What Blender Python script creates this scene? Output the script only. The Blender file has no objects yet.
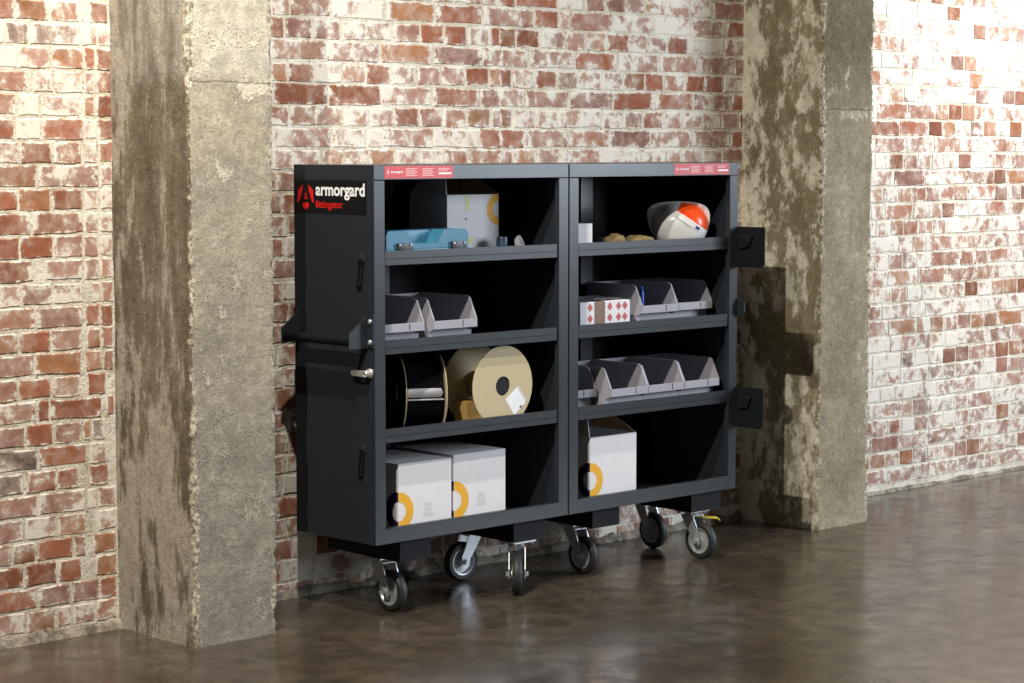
import bpy, bmesh, math, random
from mathutils import Vector, Matrix, noise as mnoise

random.seed(7)
scene = bpy.context.scene
COL = scene.collection
PI = math.pi

# ------------------------------------------------------------------ camera
F_PX = 2210.4; PITCH = 0.0877; ROLL = -0.0003; YAW = 0.7592
CAM = Vector((-4.6198, -5.5202, 1.5675))
FW = Vector((math.sin(YAW)*math.cos(PITCH), math.cos(YAW)*math.cos(PITCH), -math.sin(PITCH)))
R0 = Vector((math.cos(YAW), -math.sin(YAW), 0)); U0 = R0.cross(FW)
RT = R0*math.cos(ROLL) + U0*math.sin(ROLL); UP = -R0*math.sin(ROLL) + U0*math.cos(ROLL)
cd = bpy.data.cameras.new('camera'); cd.sensor_width = 36; cd.lens = F_PX*36/1024
cd.clip_end = 200
cam = bpy.data.objects.new('camera', cd); COL.objects.link(cam)
m = Matrix((RT, UP, -FW)).transposed().to_4x4(); m.translation = CAM
cam.matrix_world = m
scene.camera = cam

# ------------------------------------------------------------------ world, lights, exposure
scene.view_settings.view_transform = 'Standard'
scene.view_settings.look = 'None'
scene.view_settings.gamma = 1.0
scene.view_settings.use_curve_mapping = False
scene.view_settings.exposure = 0.0
w = bpy.data.worlds.new('hall'); scene.world = w; w.use_nodes = True
w.node_tree.nodes['Background'].inputs[0].default_value = (1.0, 0.95, 0.88, 1)
w.node_tree.nodes['Background'].inputs[1].default_value = 0.07

def spot(name, loc, target, power, size_deg, blend, radius, color):
    d = bpy.data.lights.new(name, 'SPOT'); d.energy = power; d.spot_size = math.radians(size_deg)
    d.spot_blend = blend; d.shadow_soft_size = radius; d.color = color
    o = bpy.data.objects.new(name, d); COL.objects.link(o); o.location = loc
    o.rotation_euler = (Vector(target) - Vector(loc)).to_track_quat('-Z', 'Y').to_euler()
    return o
WARM = (1.0, 0.935, 0.83); NEUT = (1.0, 0.96, 0.90)
spot('track_spotlight', (-4.2, -2.75, 5.5), (2.2, 0.2, 0.9), 1500, 84, 0.5, 0.03, WARM)
spot('track_spotlight', (-1.04, -0.9, 3.4), (-0.1, 0.15, 0.4), 300, 96, 0.8, 0.03, WARM)
spot('track_spotlight', (4.35, -0.75, 3.3), (4.1, 0.54, 1.9), 290, 95, 0.9, 0.05, NEUT)
d = bpy.data.lights.new('hall_window_light', 'AREA'); d.shape = 'RECTANGLE'; d.size = 2.2; d.size_y = 3.0
d.energy = 520; d.color = (0.80, 0.89, 1.0)
o = bpy.data.objects.new('hall_window_light', d); COL.objects.link(o); o.location = (6.2, -5.6, 2.95)
o.rotation_euler = (Vector((0.9, 0, 1.2)) - o.location).to_track_quat('-Z', 'Y').to_euler()

# ------------------------------------------------------------------ projection helpers (pixels of the 1024x683 frame)
def proj(P):
    v = Vector(P) - CAM; z = v.dot(FW)
    return 512 + F_PX*v.dot(RT)/z, 341.5 - F_PX*v.dot(UP)/z
def x_on(px, y, z):
    """world X of the point at depth y, height z that falls on pixel column px"""
    k = RT*F_PX - FW*(px - 512)
    return CAM.x - (k.y*(y - CAM.y) + k.z*(z - CAM.z))/k.x

# ------------------------------------------------------------------ material helpers
class NT:
    def __init__(s, name):
        s.mat = bpy.data.materials.new(name); s.mat.use_nodes = True
        s.t = s.mat.node_tree; s.b = s.t.nodes['Principled BSDF']
    def node(s, typ, ins=None, **props):
        n = s.t.nodes.new(typ)
        for k, v in props.items(): setattr(n, k, v)
        for k, v in (ins or {}).items(): s.set(n.inputs[k], v)
        return n
    def set(s, sock, v):
        if hasattr(v, 'is_output') or isinstance(v, bpy.types.NodeSocket): s.t.links.new(v, sock)
        else:
            if isinstance(v, (tuple, list)) and len(v) == 3 and sock.type == 'RGBA': v = (*v, 1)
            sock.default_value = v
    def math(s, op, a, b=0.0, c=None, clamp=False):
        n = s.t.nodes.new('ShaderNodeMath'); n.operation = op; n.use_clamp = clamp
        s.set(n.inputs[0], a); s.set(n.inputs[1], b)
        if c is not None: s.set(n.inputs[2], c)
        return n.outputs[0]
    def sstep(s, v, lo, hi, a=0.0, b=1.0):
        n = s.t.nodes.new('ShaderNodeMapRange'); n.interpolation_type = 'SMOOTHSTEP'
        for i, x in enumerate((v, lo, hi, a, b)): s.set(n.inputs[i], x)
        return n.outputs[0]
    def mix(s, f, a, b, blend='MIX'):
        n = s.t.nodes.new('ShaderNodeMix'); n.data_type = 'RGBA'; n.blend_type = blend
        s.set(n.inputs[0], f); s.set(n.inputs[6], a); s.set(n.inputs[7], b)
        return n.outputs[2]
    def pos(s, scale=(1, 1, 1), off=(0, 0, 0)):
        g = s.t.nodes.new('ShaderNodeNewGeometry')
        mp = s.node('ShaderNodeMapping', {'Vector': g.outputs['Position'], 'Scale': scale, 'Location': off})
        return mp.outputs[0]
    def obj(s, scale=(1, 1, 1)):
        g = s.t.nodes.new('ShaderNodeTexCoord')
        mp = s.node('ShaderNodeMapping', {'Vector': g.outputs['Object'], 'Scale': scale})
        return mp.outputs[0]
    def noise(s, vec, scale, detail=4, rough=0.55, dist=0.0):
        n = s.node('ShaderNodeTexNoise', {'Vector': vec, 'Scale': scale, 'Detail': detail, 'Roughness': rough, 'Distortion': dist})
        return n.outputs['Fac']
    def bump(s, h, strength, dist):
        n = s.node('ShaderNodeBump', {'Height': h, 'Strength': strength, 'Distance': dist})
        s.t.links.new(n.outputs[0], s.b.inputs['Normal'])
    def out(s, color, rough=0.5, metal=0.0, spec=0.5):
        s.set(s.b.inputs['Base Color'], color); s.set(s.b.inputs['Roughness'], rough)
        s.set(s.b.inputs['Metallic'], metal); s.set(s.b.inputs['Specular IOR Level'], spec)
        return s.mat

def simple(name, color, rough=0.5, metal=0.0, spec=0.5, var=0.12, vscale=30, bump=0.0):
    t = NT(name)
    n = t.noise(t.pos(), vscale, 4)
    lo = tuple(c*(1-var) for c in color); hi = tuple(min(1, c*(1+var)) for c in color)
    if bump: t.bump(n, bump, 0.002)
    return t.out(t.mix(n, lo, hi), t.sstep(n, 0.2, 0.8, max(0.02, rough-0.05), min(1, rough+0.05)), metal, spec)

WHITE_LIME = (0.74, 0.69, 0.60)
def brick_material(name, per_object):
    t = NT(name)
    p = t.pos()
    n1 = t.noise(p, 14, 6, 0.64, 0.5)
    n2 = t.noise(p, 34, 6, 0.68)
    n3 = t.noise(p, 150, 3, 0.6)
    big = t.noise(p, 2.2, 2)
    if per_object:
        oi = t.node('ShaderNodeObjectInfo')
        sep = t.node('ShaderNodeSeparateColor', {0: oi.outputs['Color']})
        wv, hue, rnd = sep.outputs[0], sep.outputs[1], sep.outputs[2]
    else:
        g = t.node('ShaderNodeNewGeometry')
        rnd = g.outputs['Random Per Island']
        wv = t.math('FRACT', t.math('MULTIPLY', rnd, 7.31)); hue = t.math('FRACT', t.math('MULTIPLY', rnd, 3.77))
    ramp = t.node('ShaderNodeValToRGB', {0: hue})
    cr = ramp.color_ramp
    cr.elements[0].position = 0.0; cr.elements[0].color = (0.30, 0.112, 0.062, 1)
    cr.elements[1].position = 1.0; cr.elements[1].color = (0.15, 0.115, 0.105, 1)
    e = cr.elements.new(0.33); e.color = (0.34, 0.155, 0.072, 1)
    e = cr.elements.new(0.66); e.color = (0.29, 0.140, 0.108, 1)
    base = t.mix(1.0, ramp.outputs[0], t.mix(rnd, (0.72, 0.72, 0.72), (1.2, 1.15, 1.1)), 'MULTIPLY')
    base = t.mix(t.sstep(n2, 0.35, 0.75), base, t.mix(1.0, base, (0.66, 0.62, 0.6), 'MULTIPLY'))
    base = t.mix(t.sstep(n1, 0.58, 0.75, 0, 0.5), base, (0.33, 0.17, 0.07))
    val = t.math('ADD', t.math('MULTIPLY', t.math('SUBTRACT', n1, 0.5), 1.7), t.math('MULTIPLY', t.math('SUBTRACT', n2, 0.5), 0.95))
    val = t.math('ADD', val, t.math('MULTIPLY', t.math('SUBTRACT', wv, 0.56), 0.72))
    val = t.math('ADD', val, t.math('MULTIPLY', t.math('SUBTRACT', big, 0.5), 0.25))
    if per_object:
        tc = t.node('ShaderNodeTexCoord')
        s3 = t.node('ShaderNodeSeparateXYZ', {0: tc.outputs['Object']})
        ed = t.math('MAXIMUM', t.math('ABSOLUTE', s3.outputs[0]), t.math('ABSOLUTE', s3.outputs[2]))
        val = t.math('ADD', val, t.math('MULTIPLY', t.sstep(ed, 0.36, 0.5, 0, 0.6), t.sstep(n2, 0.38, 0.62)))
    thin = t.sstep(val, -0.5, 0.2, 0, 0.68)
    thick = t.sstep(val, -0.04, 0.22, 0, 0.95)
    col = t.mix(thin, base, (0.58, 0.44, 0.36))
    lime = t.mix(n2, (0.66, 0.60, 0.51), (0.80, 0.76, 0.68))
    col = t.mix(thick, col, lime)
    pits = t.sstep(n3, 0.30, 0.38, 0.55, 0)
    col = t.mix(t.math('MULTIPLY', pits, t.sstep(n2, 0.45, 0.6)), col, (0.10, 0.065, 0.04))
    h = t.math('ADD', t.math('MULTIPLY', n2, 0.7), t.math('ADD', t.math('MULTIPLY', n3, 0.25), t.math('MULTIPLY', thick, 0.35)))
    t.bump(h, 0.6, 0.004)
    return t.out(col, 0.9, 0, 0.2)
MAT_BRICK = brick_material('limewashed_brick', True)
MAT_BRICKF = brick_material('limewashed_brick_field', False)

def mortar_material():
    t = NT('lime_mortar'); p = t.pos()
    n1 = t.noise(p, 7, 5, 0.6); n2 = t.noise(p, 45, 6, 0.7); n3 = t.noise(p, 120, 3)
    c = t.mix(t.sstep(n1, 0.38, 0.62), (0.60, 0.54, 0.43), (0.78, 0.73, 0.63))
    c = t.mix(t.sstep(n2, 0.30, 0.45, 0.75, 0), c, (0.24, 0.18, 0.12))
    c = t.mix(t.sstep(n3, 0.26, 0.36, 0.8, 0), c, (0.06, 0.045, 0.03))
    t.bump(t.math('ADD', n2, t.math('MULTIPLY', n3, 0.5)), 1.0, 0.008)
    return t.out(c, 0.95, 0, 0.15)
MAT_MORTAR = mortar_material()
MAT_SKIRT = None

def pillar_material(name, ground, ground2, paint, amount, streak, pits=0.5, zsplit=None, top=None, off=0.0, dark=None, zgrad=None, ygrad=None, seam=None, corners=None):
    """weathered concrete: two ground tones, remains of pale paint in vertical patches, pits"""
    t = NT(name); p = t.pos(off=(off, off*0.7, 0)); ps = t.pos((1, 1, streak), (off, off, off))
    n1 = t.noise(ps, 5.0, 5, 0.6, 0.3); n2 = t.noise(ps, 17, 7, 0.66); n3 = t.noise(p, 48, 6, 0.72); n4 = t.noise(p, 190, 3, 0.6)
    c = t.mix(t.sstep(n1, 0.35, 0.65), ground, ground2)
    c = t.mix(t.sstep(n3, 0.3, 0.7, 0, 0.55), c, t.mix(1.0, c, (0.6, 0.6, 0.6), 'MULTIPLY'))
    sz = t.node('ShaderNodeSeparateXYZ', {0: p}).outputs[2]
    amt = amount
    if zsplit is not None:
        up = t.sstep(t.math('ADD', sz, t.math('MULTIPLY', t.math('SUBTRACT', n3, 0.5), 0.12)), zsplit-0.03, zsplit+0.05)
        c = t.mix(up, c, t.mix(t.sstep(n2, 0.35, 0.65), top[0], top[1]))
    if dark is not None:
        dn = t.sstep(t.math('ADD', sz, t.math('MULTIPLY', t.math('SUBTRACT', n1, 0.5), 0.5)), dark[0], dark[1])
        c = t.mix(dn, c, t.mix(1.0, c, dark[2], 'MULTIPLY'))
    v = t.math('ADD', t.math('MULTIPLY', t.math('SUBTRACT', n1, 0.5), 1.2), t.math('MULTIPLY', t.math('SUBTRACT', n2, 0.5), 1.5))
    v = t.math('ADD', v, t.math('MULTIPLY', t.math('SUBTRACT', n3, 0.5), 0.35))
    if zgrad: v = t.math('ADD', v, t.sstep(sz, zgrad[0], zgrad[1], zgrad[2], 0.0))
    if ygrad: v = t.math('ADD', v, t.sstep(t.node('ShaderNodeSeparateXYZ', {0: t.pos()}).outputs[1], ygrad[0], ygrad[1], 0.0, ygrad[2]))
    if seam: v = t.math('ADD', v, t.math('MULTIPLY', t.sstep(t.math('ABSOLUTE', t.math('SUBTRACT', sz, seam-0.02)), 0.0, 0.05, 0.42, 0.0), n3))
    pf = t.sstep(v, 0.5-amt-0.09, 0.5-amt+0.12, 0, 0.9)
    c = t.mix(pf, c, t.mix(n3, tuple(x*0.85 for x in paint), paint))
    mot = t.noise(p, 26, 5, 0.7)
    c = t.mix(t.sstep(mot, 0.36, 0.62, 0.45, 0), c, t.mix(1.0, c, (0.55, 0.53, 0.50), 'MULTIPLY'))
    c = t.mix(t.sstep(mot, 0.55, 0.72, 0, 0.35), c, t.mix(0.5, c, paint))
    if corners:
        sp = t.node('ShaderNodeSeparateXYZ', {0: t.pos()}); dd = None
        for (cx_, cy_) in corners:
            ux = t.math('SUBTRACT', sp.outputs[0], cx_); uy = t.math('SUBTRACT', sp.outputs[1], cy_)
            e_ = t.math('SQRT', t.math('ADD', t.math('MULTIPLY', ux, ux), t.math('MULTIPLY', uy, uy)))
            dd = e_ if dd is None else t.math('MINIMUM', dd, e_)
        pe = t.pos((1, 1, 0.6)); ne = t.noise(pe, 22, 6, 0.75); nl = t.noise(t.pos((1, 1, 0.5)), 4.0, 2)
        wid = t.math('ADD', t.sstep(nl, 0.35, 0.65, 0.004, 0.022), t.math('MULTIPLY', t.math('SUBTRACT', ne, 0.5), 0.10))
        em = t.sstep(t.math('SUBTRACT', wid, dd), -0.004, 0.004, 0, 0.9)
        ec = t.mix(t.sstep(n3, 0.40, 0.60), (0.15, 0.12, 0.08), (0.68, 0.62, 0.48))
        c = t.mix(em, c, ec)
    fl = t.sstep(n4, 0.56, 0.68, 0, 0.75)
    c = t.mix(t.math('MULTIPLY', fl, t.sstep(n2, 0.40, 0.6)), c, t.mix(0.6, c, (0.78, 0.71, 0.56)))
    c = t.mix(t.sstep(t.noise(p, 110, 4, 0.75), 0.34, 0.5, 0.45, 0), c, t.mix(1.0, c, (0.5, 0.48, 0.45), 'MULTIPLY'))
    c = t.mix(t.sstep(n4, 0.27, 0.34, pits, 0), c, (0.07, 0.055, 0.04))
    vo = t.node('ShaderNodeTexVoronoi', {'Vector': p, 'Scale': 95.0})
    pit = t.math('MULTIPLY', t.sstep(vo.outputs['Distance'], 0.12, 0.28, 1, 0), t.sstep(n2, 0.5, 0.62))
    c = t.mix(t.math('MULTIPLY', pit, pits), c, (0.09, 0.07, 0.05))
    if seam: c = t.mix(t.sstep(t.math('ABSOLUTE', t.math('ADD', t.math('SUBTRACT', sz, seam), t.math('MULTIPLY', t.math('SUBTRACT', n2, 0.5), 0.03))), 0.001, 0.004, 0.6, 0), c, (0.08, 0.065, 0.05))
    t.bump(t.math('SUBTRACT', t.math('ADD', t.math('MULTIPLY', n3, 1.0), t.math('ADD', t.math('MULTIPLY', n4, 0.4), t.math('MULTIPLY', pf, 0.3))), pit), 0.85, 0.006)
    return t.out(c, 0.92, 0, 0.2)
A0, A1, AY = -0.64, -0.314, 0.119   # near pillar (left, right, front)
B0, B1, BY = 2.461, 2.794, 0.120    # far pillar
CA = ((A0, AY), (A1, AY)); CB = ((B0, BY), (B1, BY))
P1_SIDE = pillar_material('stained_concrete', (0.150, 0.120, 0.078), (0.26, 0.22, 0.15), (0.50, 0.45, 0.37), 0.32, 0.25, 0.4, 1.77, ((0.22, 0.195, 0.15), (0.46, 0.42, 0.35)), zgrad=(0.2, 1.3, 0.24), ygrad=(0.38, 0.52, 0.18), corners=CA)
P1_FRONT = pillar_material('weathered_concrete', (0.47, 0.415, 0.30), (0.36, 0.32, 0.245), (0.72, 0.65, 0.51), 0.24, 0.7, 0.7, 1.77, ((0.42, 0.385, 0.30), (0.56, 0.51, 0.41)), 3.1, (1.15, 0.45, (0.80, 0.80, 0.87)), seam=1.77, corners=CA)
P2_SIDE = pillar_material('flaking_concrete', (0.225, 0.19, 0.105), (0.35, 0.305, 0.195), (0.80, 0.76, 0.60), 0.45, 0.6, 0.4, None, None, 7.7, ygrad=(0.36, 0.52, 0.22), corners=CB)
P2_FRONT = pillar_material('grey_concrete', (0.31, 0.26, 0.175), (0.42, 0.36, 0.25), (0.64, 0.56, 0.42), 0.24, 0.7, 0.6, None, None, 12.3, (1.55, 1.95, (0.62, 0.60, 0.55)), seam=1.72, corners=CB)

def floor_material():
    t = NT('sealed_concrete_floor'); p = t.pos()
    n1 = t.noise(p, 1.4, 5, 0.6); n2 = t.noise(p, 9, 7, 0.65, 0.3); n3 = t.noise(p, 60, 4, 0.6)
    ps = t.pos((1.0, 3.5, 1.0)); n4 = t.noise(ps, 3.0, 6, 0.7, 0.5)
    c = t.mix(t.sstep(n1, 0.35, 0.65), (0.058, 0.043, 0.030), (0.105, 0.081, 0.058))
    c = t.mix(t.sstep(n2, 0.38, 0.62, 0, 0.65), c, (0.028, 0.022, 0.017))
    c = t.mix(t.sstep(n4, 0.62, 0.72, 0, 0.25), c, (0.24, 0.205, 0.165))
    c = t.mix(t.sstep(n3, 0.72, 0.78, 0, 0.5), c, (0.28, 0.25, 0.2))
    r = t.math('ADD', t.sstep(n2, 0.3, 0.7, 0.15, 0.27), t.sstep(n4, 0.5, 0.75, 0.0, 0.12))
    t.bump(t.math('ADD', n2, t.math('MULTIPLY', n3, 0.15)), 0.045, 0.004)
    return t.out(c, r, 0, 0.5)
MAT_FLOOR = floor_material()

def paint_material(name, col, rough=0.42, spec=0.5):
    t = NT(name); p = t.pos(); n = t.noise(p, 350, 2); n2 = t.noise(p, 6, 4)
    t.bump(n, 0.12, 0.0006)
    return t.out(t.mix(n2, tuple(c*0.9 for c in col), tuple(c*1.1 for c in col)), t.sstep(n2, 0.3, 0.7, rough-0.008, rough+0.008), 0, spec)
def skirt_material():
    t = NT('crumbled_base_mortar'); p = t.pos(); n1 = t.noise(p, 14, 6, 0.7); n2 = t.noise(p, 60, 5, 0.7)
    c = t.mix(t.sstep(n1, 0.35, 0.65), (0.13, 0.11, 0.09), (0.40, 0.35, 0.28)); c = t.mix(t.sstep(n2, 0.55, 0.7, 0, 0.6), c, (0.6, 0.54, 0.44))
    t.bump(t.math('ADD', n1, n2), 0.9, 0.01)
    return t.out(c, 0.95, 0, 0.2)
MAT_SKIRT = skirt_material()
MAT_STEEL = paint_material('anthracite_powder_coat', (0.019, 0.0235, 0.0285), 0.30)
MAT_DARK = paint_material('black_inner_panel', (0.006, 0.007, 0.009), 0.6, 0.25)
MAT_BASE = paint_material('dark_underframe', (0.007, 0.008, 0.0095), 0.55, 0.2)
MAT_GAP = simple('hinge_shadow_gap', (0.008, 0.009, 0.011), 0.6)
MAT_ZINC = simple('bright_zinc', (0.52, 0.54, 0.56), 0.36, 0.55)
MAT_CHROME = simple('satin_chrome', (0.70, 0.69, 0.66), 0.32, 0.7)
MAT_RUBBER = simple('grey_black_rubber', (0.022, 0.021, 0.021), 0.55)
MAT_YELLOW = simple('yellow_lever', (0.62, 0.50, 0.06), 0.45)
MAT_LABEL = simple('black_vinyl', (0.005, 0.005, 0.005), 0.45)
MAT_RED = simple('red_vinyl', (0.62, 0.012, 0.012), 0.4)
MAT_STICKER = simple('red_sticker', (0.50, 0.026, 0.026), 0.4)
MAT_PRINT = simple('white_print', (0.82, 0.82, 0.82), 0.45)
MAT_PINK = simple('pale_pink_print', (0.75, 0.36, 0.34), 0.45)
MAT_CARD = simple('white_cardboard', (0.74, 0.72, 0.73), 0.75, var=0.05)
MAT_KRAFT = simple('kraft_cardboard', (0.30, 0.19, 0.085), 0.85, var=0.12)
MAT_KRAFTL = simple('pale_kraft', (0.52, 0.43, 0.26), 0.75, var=0.05)
MAT_KRAFTO = simple('orange_kraft', (0.50, 0.31, 0.10), 0.8, var=0.08)
MAT_RING = simple('amber_print', (0.80, 0.40, 0.012), 0.6, var=0.03)
MAT_NAVY = simple('navy_print', (0.012, 0.010, 0.045), 0.6, var=0.03)
MAT_GHOST = simple('pale_grey_print', (0.62, 0.60, 0.61), 0.7, var=0.03)
MAT_LIME = simple('faded_yellow_print', (0.72, 0.70, 0.28), 0.7, var=0.05)
MAT_BIN = simple('grey_plastic', (0.33, 0.32, 0.36), 0.5, var=0.06)
MAT_BINDARK = simple('dark_slot', (0.03, 0.03, 0.035), 0.6)
MAT_BLUE = simple('teal_blue_plastic', (0.032, 0.15, 0.24), 0.42, var=0.06)
MAT_BLACK = simple('black_plastic', (0.008, 0.008, 0.009), 0.4)
MAT_FILM = simple('black_wound_cable', (0.004, 0.004, 0.005), 0.8, 0.0, 0.1)
MAT_SILVER = simple('silver_tape', (0.55, 0.55, 0.60), 0.35, 0.6)
MAT_HELMET = simple('white_helmet_shell', (0.76, 0.76, 0.74), 0.28, var=0.03)
MAT_ORANGE = simple('orange_reflective_panel', (0.85, 0.075, 0.012), 0.3, var=0.06)
MAT_BLUEP = simple('blue_print', (0.03, 0.03, 0.25), 0.4)
MAT_GLOVE = simple('tan_leather', (0.22, 0.16, 0.065), 0.8, var=0.25, bump=0.5)
MAT_GLOVED = simple('dark_cuff', (0.05, 0.045, 0.05), 0.85)
MAT_REDP = simple('faded_red_print', (0.50, 0.10, 0.11), 0.65)
MAT_TAPE = simple('brown_tape', (0.17, 0.095, 0.055), 0.4)
MAT_FOIL = simple('grey_wrap', (0.20, 0.195, 0.205), 0.5)
MAT_CAN = simple('bright_blue_can', (0.015, 0.10, 0.55), 0.35)
MAT_CAN2 = simple('dark_blue_tin', (0.006, 0.018, 0.04), 0.4)

# ------------------------------------------------------------------ mesh helpers (world coordinates)
def box(bm, x0, x1, y0, y1, z0, z1, bev=0.0):
    r = bmesh.ops.create_cube(bm, size=1.0)
    for v in r['verts']:
        v.co = Vector(((x0+x1)/2 + v.co.x*(x1-x0), (y0+y1)/2 + v.co.y*(y1-y0), (z0+z1)/2 + v.co.z*(z1-z0)))
    if bev:
        es = list({e for v in r['verts'] for e in v.link_edges})
        bmesh.ops.bevel(bm, geom=es, offset=bev, segments=(1 if bev < 0.0026 else 2), affect='EDGES', profile=0.6)
def frame_to(a, b):
    d = (Vector(b)-Vector(a)); q = d.to_track_quat('Z', 'Y')
    return Matrix.Translation((Vector(a)+Vector(b))/2) @ q.to_matrix().to_4x4(), d.length
def rod(bm, a, b, r, seg=16, r2=None):
    M, L = frame_to(a, b)
    bmesh.ops.create_cone(bm, cap_ends=True, segments=seg, radius1=r, radius2=r if r2 is None else r2, depth=L, matrix=M)
def lathe(bm, prof, origin, axis, seg=32):
    """prof: list of (radius, t along axis)"""
    q = Vector(axis).to_track_quat('Z', 'Y').to_matrix(); o = Vector(origin); rings = []
    for r, t in prof:
        ring = []
        if r < 1e-6: ring = [bm.verts.new(o + q @ Vector((0, 0, t)))]
        else:
            for k in range(seg):
                a = 2*PI*k/seg; ring.append(bm.verts.new(o + q @ Vector((r*math.cos(a), r*math.sin(a), t))))
        rings.append(ring)
    for A, B in zip(rings, rings[1:]):
        if len(A) == 1 and len(B) == 1: continue
        for k in range(seg):
            k2 = (k+1) % seg
            if len(A) == 1: bm.faces.new((A[0], B[k], B[k2]))
            elif len(B) == 1: bm.faces.new((A[k], A[k2], B[0]))
            else: bm.faces.new((A[k], A[k2], B[k2], B[k]))
def prism(bm, pts, off):
    """closed polygon (3D points) extruded by vector off"""
    a = [bm.verts.new(Vector(p)) for p in pts]; b = [bm.verts.new(Vector(p)+Vector(off)) for p in pts]
    bm.faces.new(a); bm.faces.new(b[::-1]); n = len(pts)
    for i in range(n): bm.faces.new((a[i], b[i], b[(i+1) % n], a[(i+1) % n]))
def xform(bm, M): bmesh.ops.transform(bm, matrix=M, verts=bm.verts)

def finish(name, bm, mat, smooth=None):
    bmesh.ops.recalc_face_normals(bm, faces=bm.faces)
    me = bpy.data.meshes.new(name); bm.to_mesh(me); bm.free()
    for mt in (mat if isinstance(mat, (list, tuple)) else [mat]): me.materials.append(mt)
    if smooth is not None:
        me.polygons.foreach_set('use_smooth', [True]*len(me.polygons))
        try: me.set_sharp_from_angle(angle=math.radians(smooth))
        except Exception: pass
    return me
def base_of(o):
    p = Vector()
    while o is not None: p += o.location; o = o.parent
    return p
def link(name, me, parent=None, loc=None):
    o = bpy.data.objects.new(name, me); COL.objects.link(o)
    if parent is not None: o.parent = parent
    if loc is not None: o.location = loc
    return o
def part(name, bm, mat, parent, smooth=35, label=None):
    """bm is in world coordinates; parents are unrotated"""
    b = base_of(parent)
    bmesh.ops.translate(bm, vec=-b, verts=bm.verts)
    o = link(name, finish(name, bm, mat, smooth), parent)
    if label: o['label'] = label
    return o
def thing(name, label, cat, loc, group=None):
    o = bpy.data.objects.new(name, None); COL.objects.link(o); o.location = loc; o.empty_display_size = 0.05
    o['label'] = label; o['category'] = cat
    if group: o['group'] = group
    return o
def single(name, bm, mat, label, cat, loc, group=None, smooth=35):
    bmesh.ops.translate(bm, vec=-Vector(loc), verts=bm.verts)
    o = link(name, finish(name, bm, mat, smooth), None, loc); o['label'] = label; o['category'] = cat
    if group: o['group'] = group
    return o
def B(): return bmesh.new()
def bxp(name, parent, mat, *dims, bev=0.0, smooth=None, label=None):
    b = B(); box(b, *dims, bev=bev); return part(name, b, mat, parent, smooth if smooth else (30 if bev > 0.0026 else None), label)

_font = bpy.data.curves.new('letters', 'FONT')
def text_mesh(body, size_x, size_z, bold):
    """text as a flat mesh fitted to size_x by size_z, lower-left at origin in the local XY plane"""
    cu = bpy.data.curves.new('lettering', 'FONT'); cu.body = body; cu.size = 1.0; cu.offset = bold; cu.extrude = 0.0
    cu.resolution_u = 4
    ob = bpy.data.objects.new('lettering_source', cu); COL.objects.link(ob)
    bpy.context.view_layer.update()
    me = bpy.data.meshes.new_from_object(ob.evaluated_get(bpy.context.evaluated_depsgraph_get()))
    bpy.data.objects.remove(ob)
    b = bmesh.new(); b.from_mesh(me); bpy.data.meshes.remove(me)
    xs = [v.co.x for v in b.verts]; ys = [v.co.y for v in b.verts]
    sx = size_x/(max(xs)-min(xs)); sy = size_z/(max(ys)-min(ys)); mx, my = min(xs), min(ys)
    for v in b.verts: v.co = Vector(((v.co.x-mx)*sx, (v.co.y-my)*sy, 0))
    return b

# ------------------------------------------------------------------ setting: floor, walls
WY = 0.543                      # brick face plane
def struct(o): o['kind'] = 'structure'; return o
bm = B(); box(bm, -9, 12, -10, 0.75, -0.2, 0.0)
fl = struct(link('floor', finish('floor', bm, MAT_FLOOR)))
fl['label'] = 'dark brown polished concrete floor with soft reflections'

WALL_H = 3.6
def wall(name, x0, x1, label):
    bm = B(); nx = int((x1-x0)/0.04); nz = int(WALL_H/0.04)
    def P(i, k, d):
        x = x0+(x1-x0)*i/nx; z = WALL_H*k/nz
        return Vector((x, WY+0.0030+d, z))
    g = [[bm.verts.new(P(i, k, 0.0006*mnoise.noise(Vector((i*0.37, k*0.41, x0))))) for k in range(nz+1)] for i in range(nx+1)]
    for i in range(nx):
        for k in range(nz): bm.faces.new((g[i][k], g[i+1][k], g[i+1][k+1], g[i][k+1]))
    box(bm, x0, x1, WY+0.03, WY+0.22, 0, WALL_H)
    o = struct(link(name, finish(name, bm, MAT_MORTAR))); o['label'] = label
    return o
wall_left = wall('wall_left', -4.5, (A0+A1)/2, 'red brick wall with worn limewash left of the near pillar')
wall_back = wall('wall_back', (A0+A1)/2, (B0+B1)/2, 'limewashed red brick wall behind the shelving between both pillars')
wall_right = wall('wall_right', (B0+B1)/2, 8.5, 'brightly lit limewashed brick wall right of the far pillar')

# brick meshes: unit box -0.5..0.5, slightly uneven, bevelled front (shared between bricks)
def unit_brick(seed, asp):
    rnd = random.Random(seed); bm = B()
    bx, bz = 0.03/asp, 0.05
    ring = []
    pts = [(-.5, -.5), (-.17, -.5), (.17, -.5), (.5, -.5), (.5, 0), (.5, .5), (.17, .5), (-.17, .5), (-.5, .5), (-.5, 0)]
    back, mid, front = [], [], []
    for i, (x, z) in enumerate(pts):
        jx = rnd.uniform(-.018, .018)/asp*1.4; jz = rnd.uniform(-.045, .045)
        sx = 1 if x > 0.3 else (-1 if x < -0.3 else 0); sz = 1 if z > 0.3 else (-1 if z < -0.3 else 0)
        back.append(bm.verts.new((x+jx, .5, z+jz))); mid.append(bm.verts.new((x+jx, -.44, z+jz)))
        kk = rnd.uniform(0.6, 1.5)
        front.append(bm.verts.new((x+jx-sx*bx*kk, -.5+rnd.uniform(-.008, .012), z+jz-sz*bz*kk)))
    n = len(pts)
    for Rr, S in ((back, mid), (mid, front)):
        for i in range(n): bm.faces.new((Rr[i], Rr[(i+1) % n], S[(i+1) % n], S[i]))
    bm.faces.new(front)
    return bm
UNIT = {}
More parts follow.
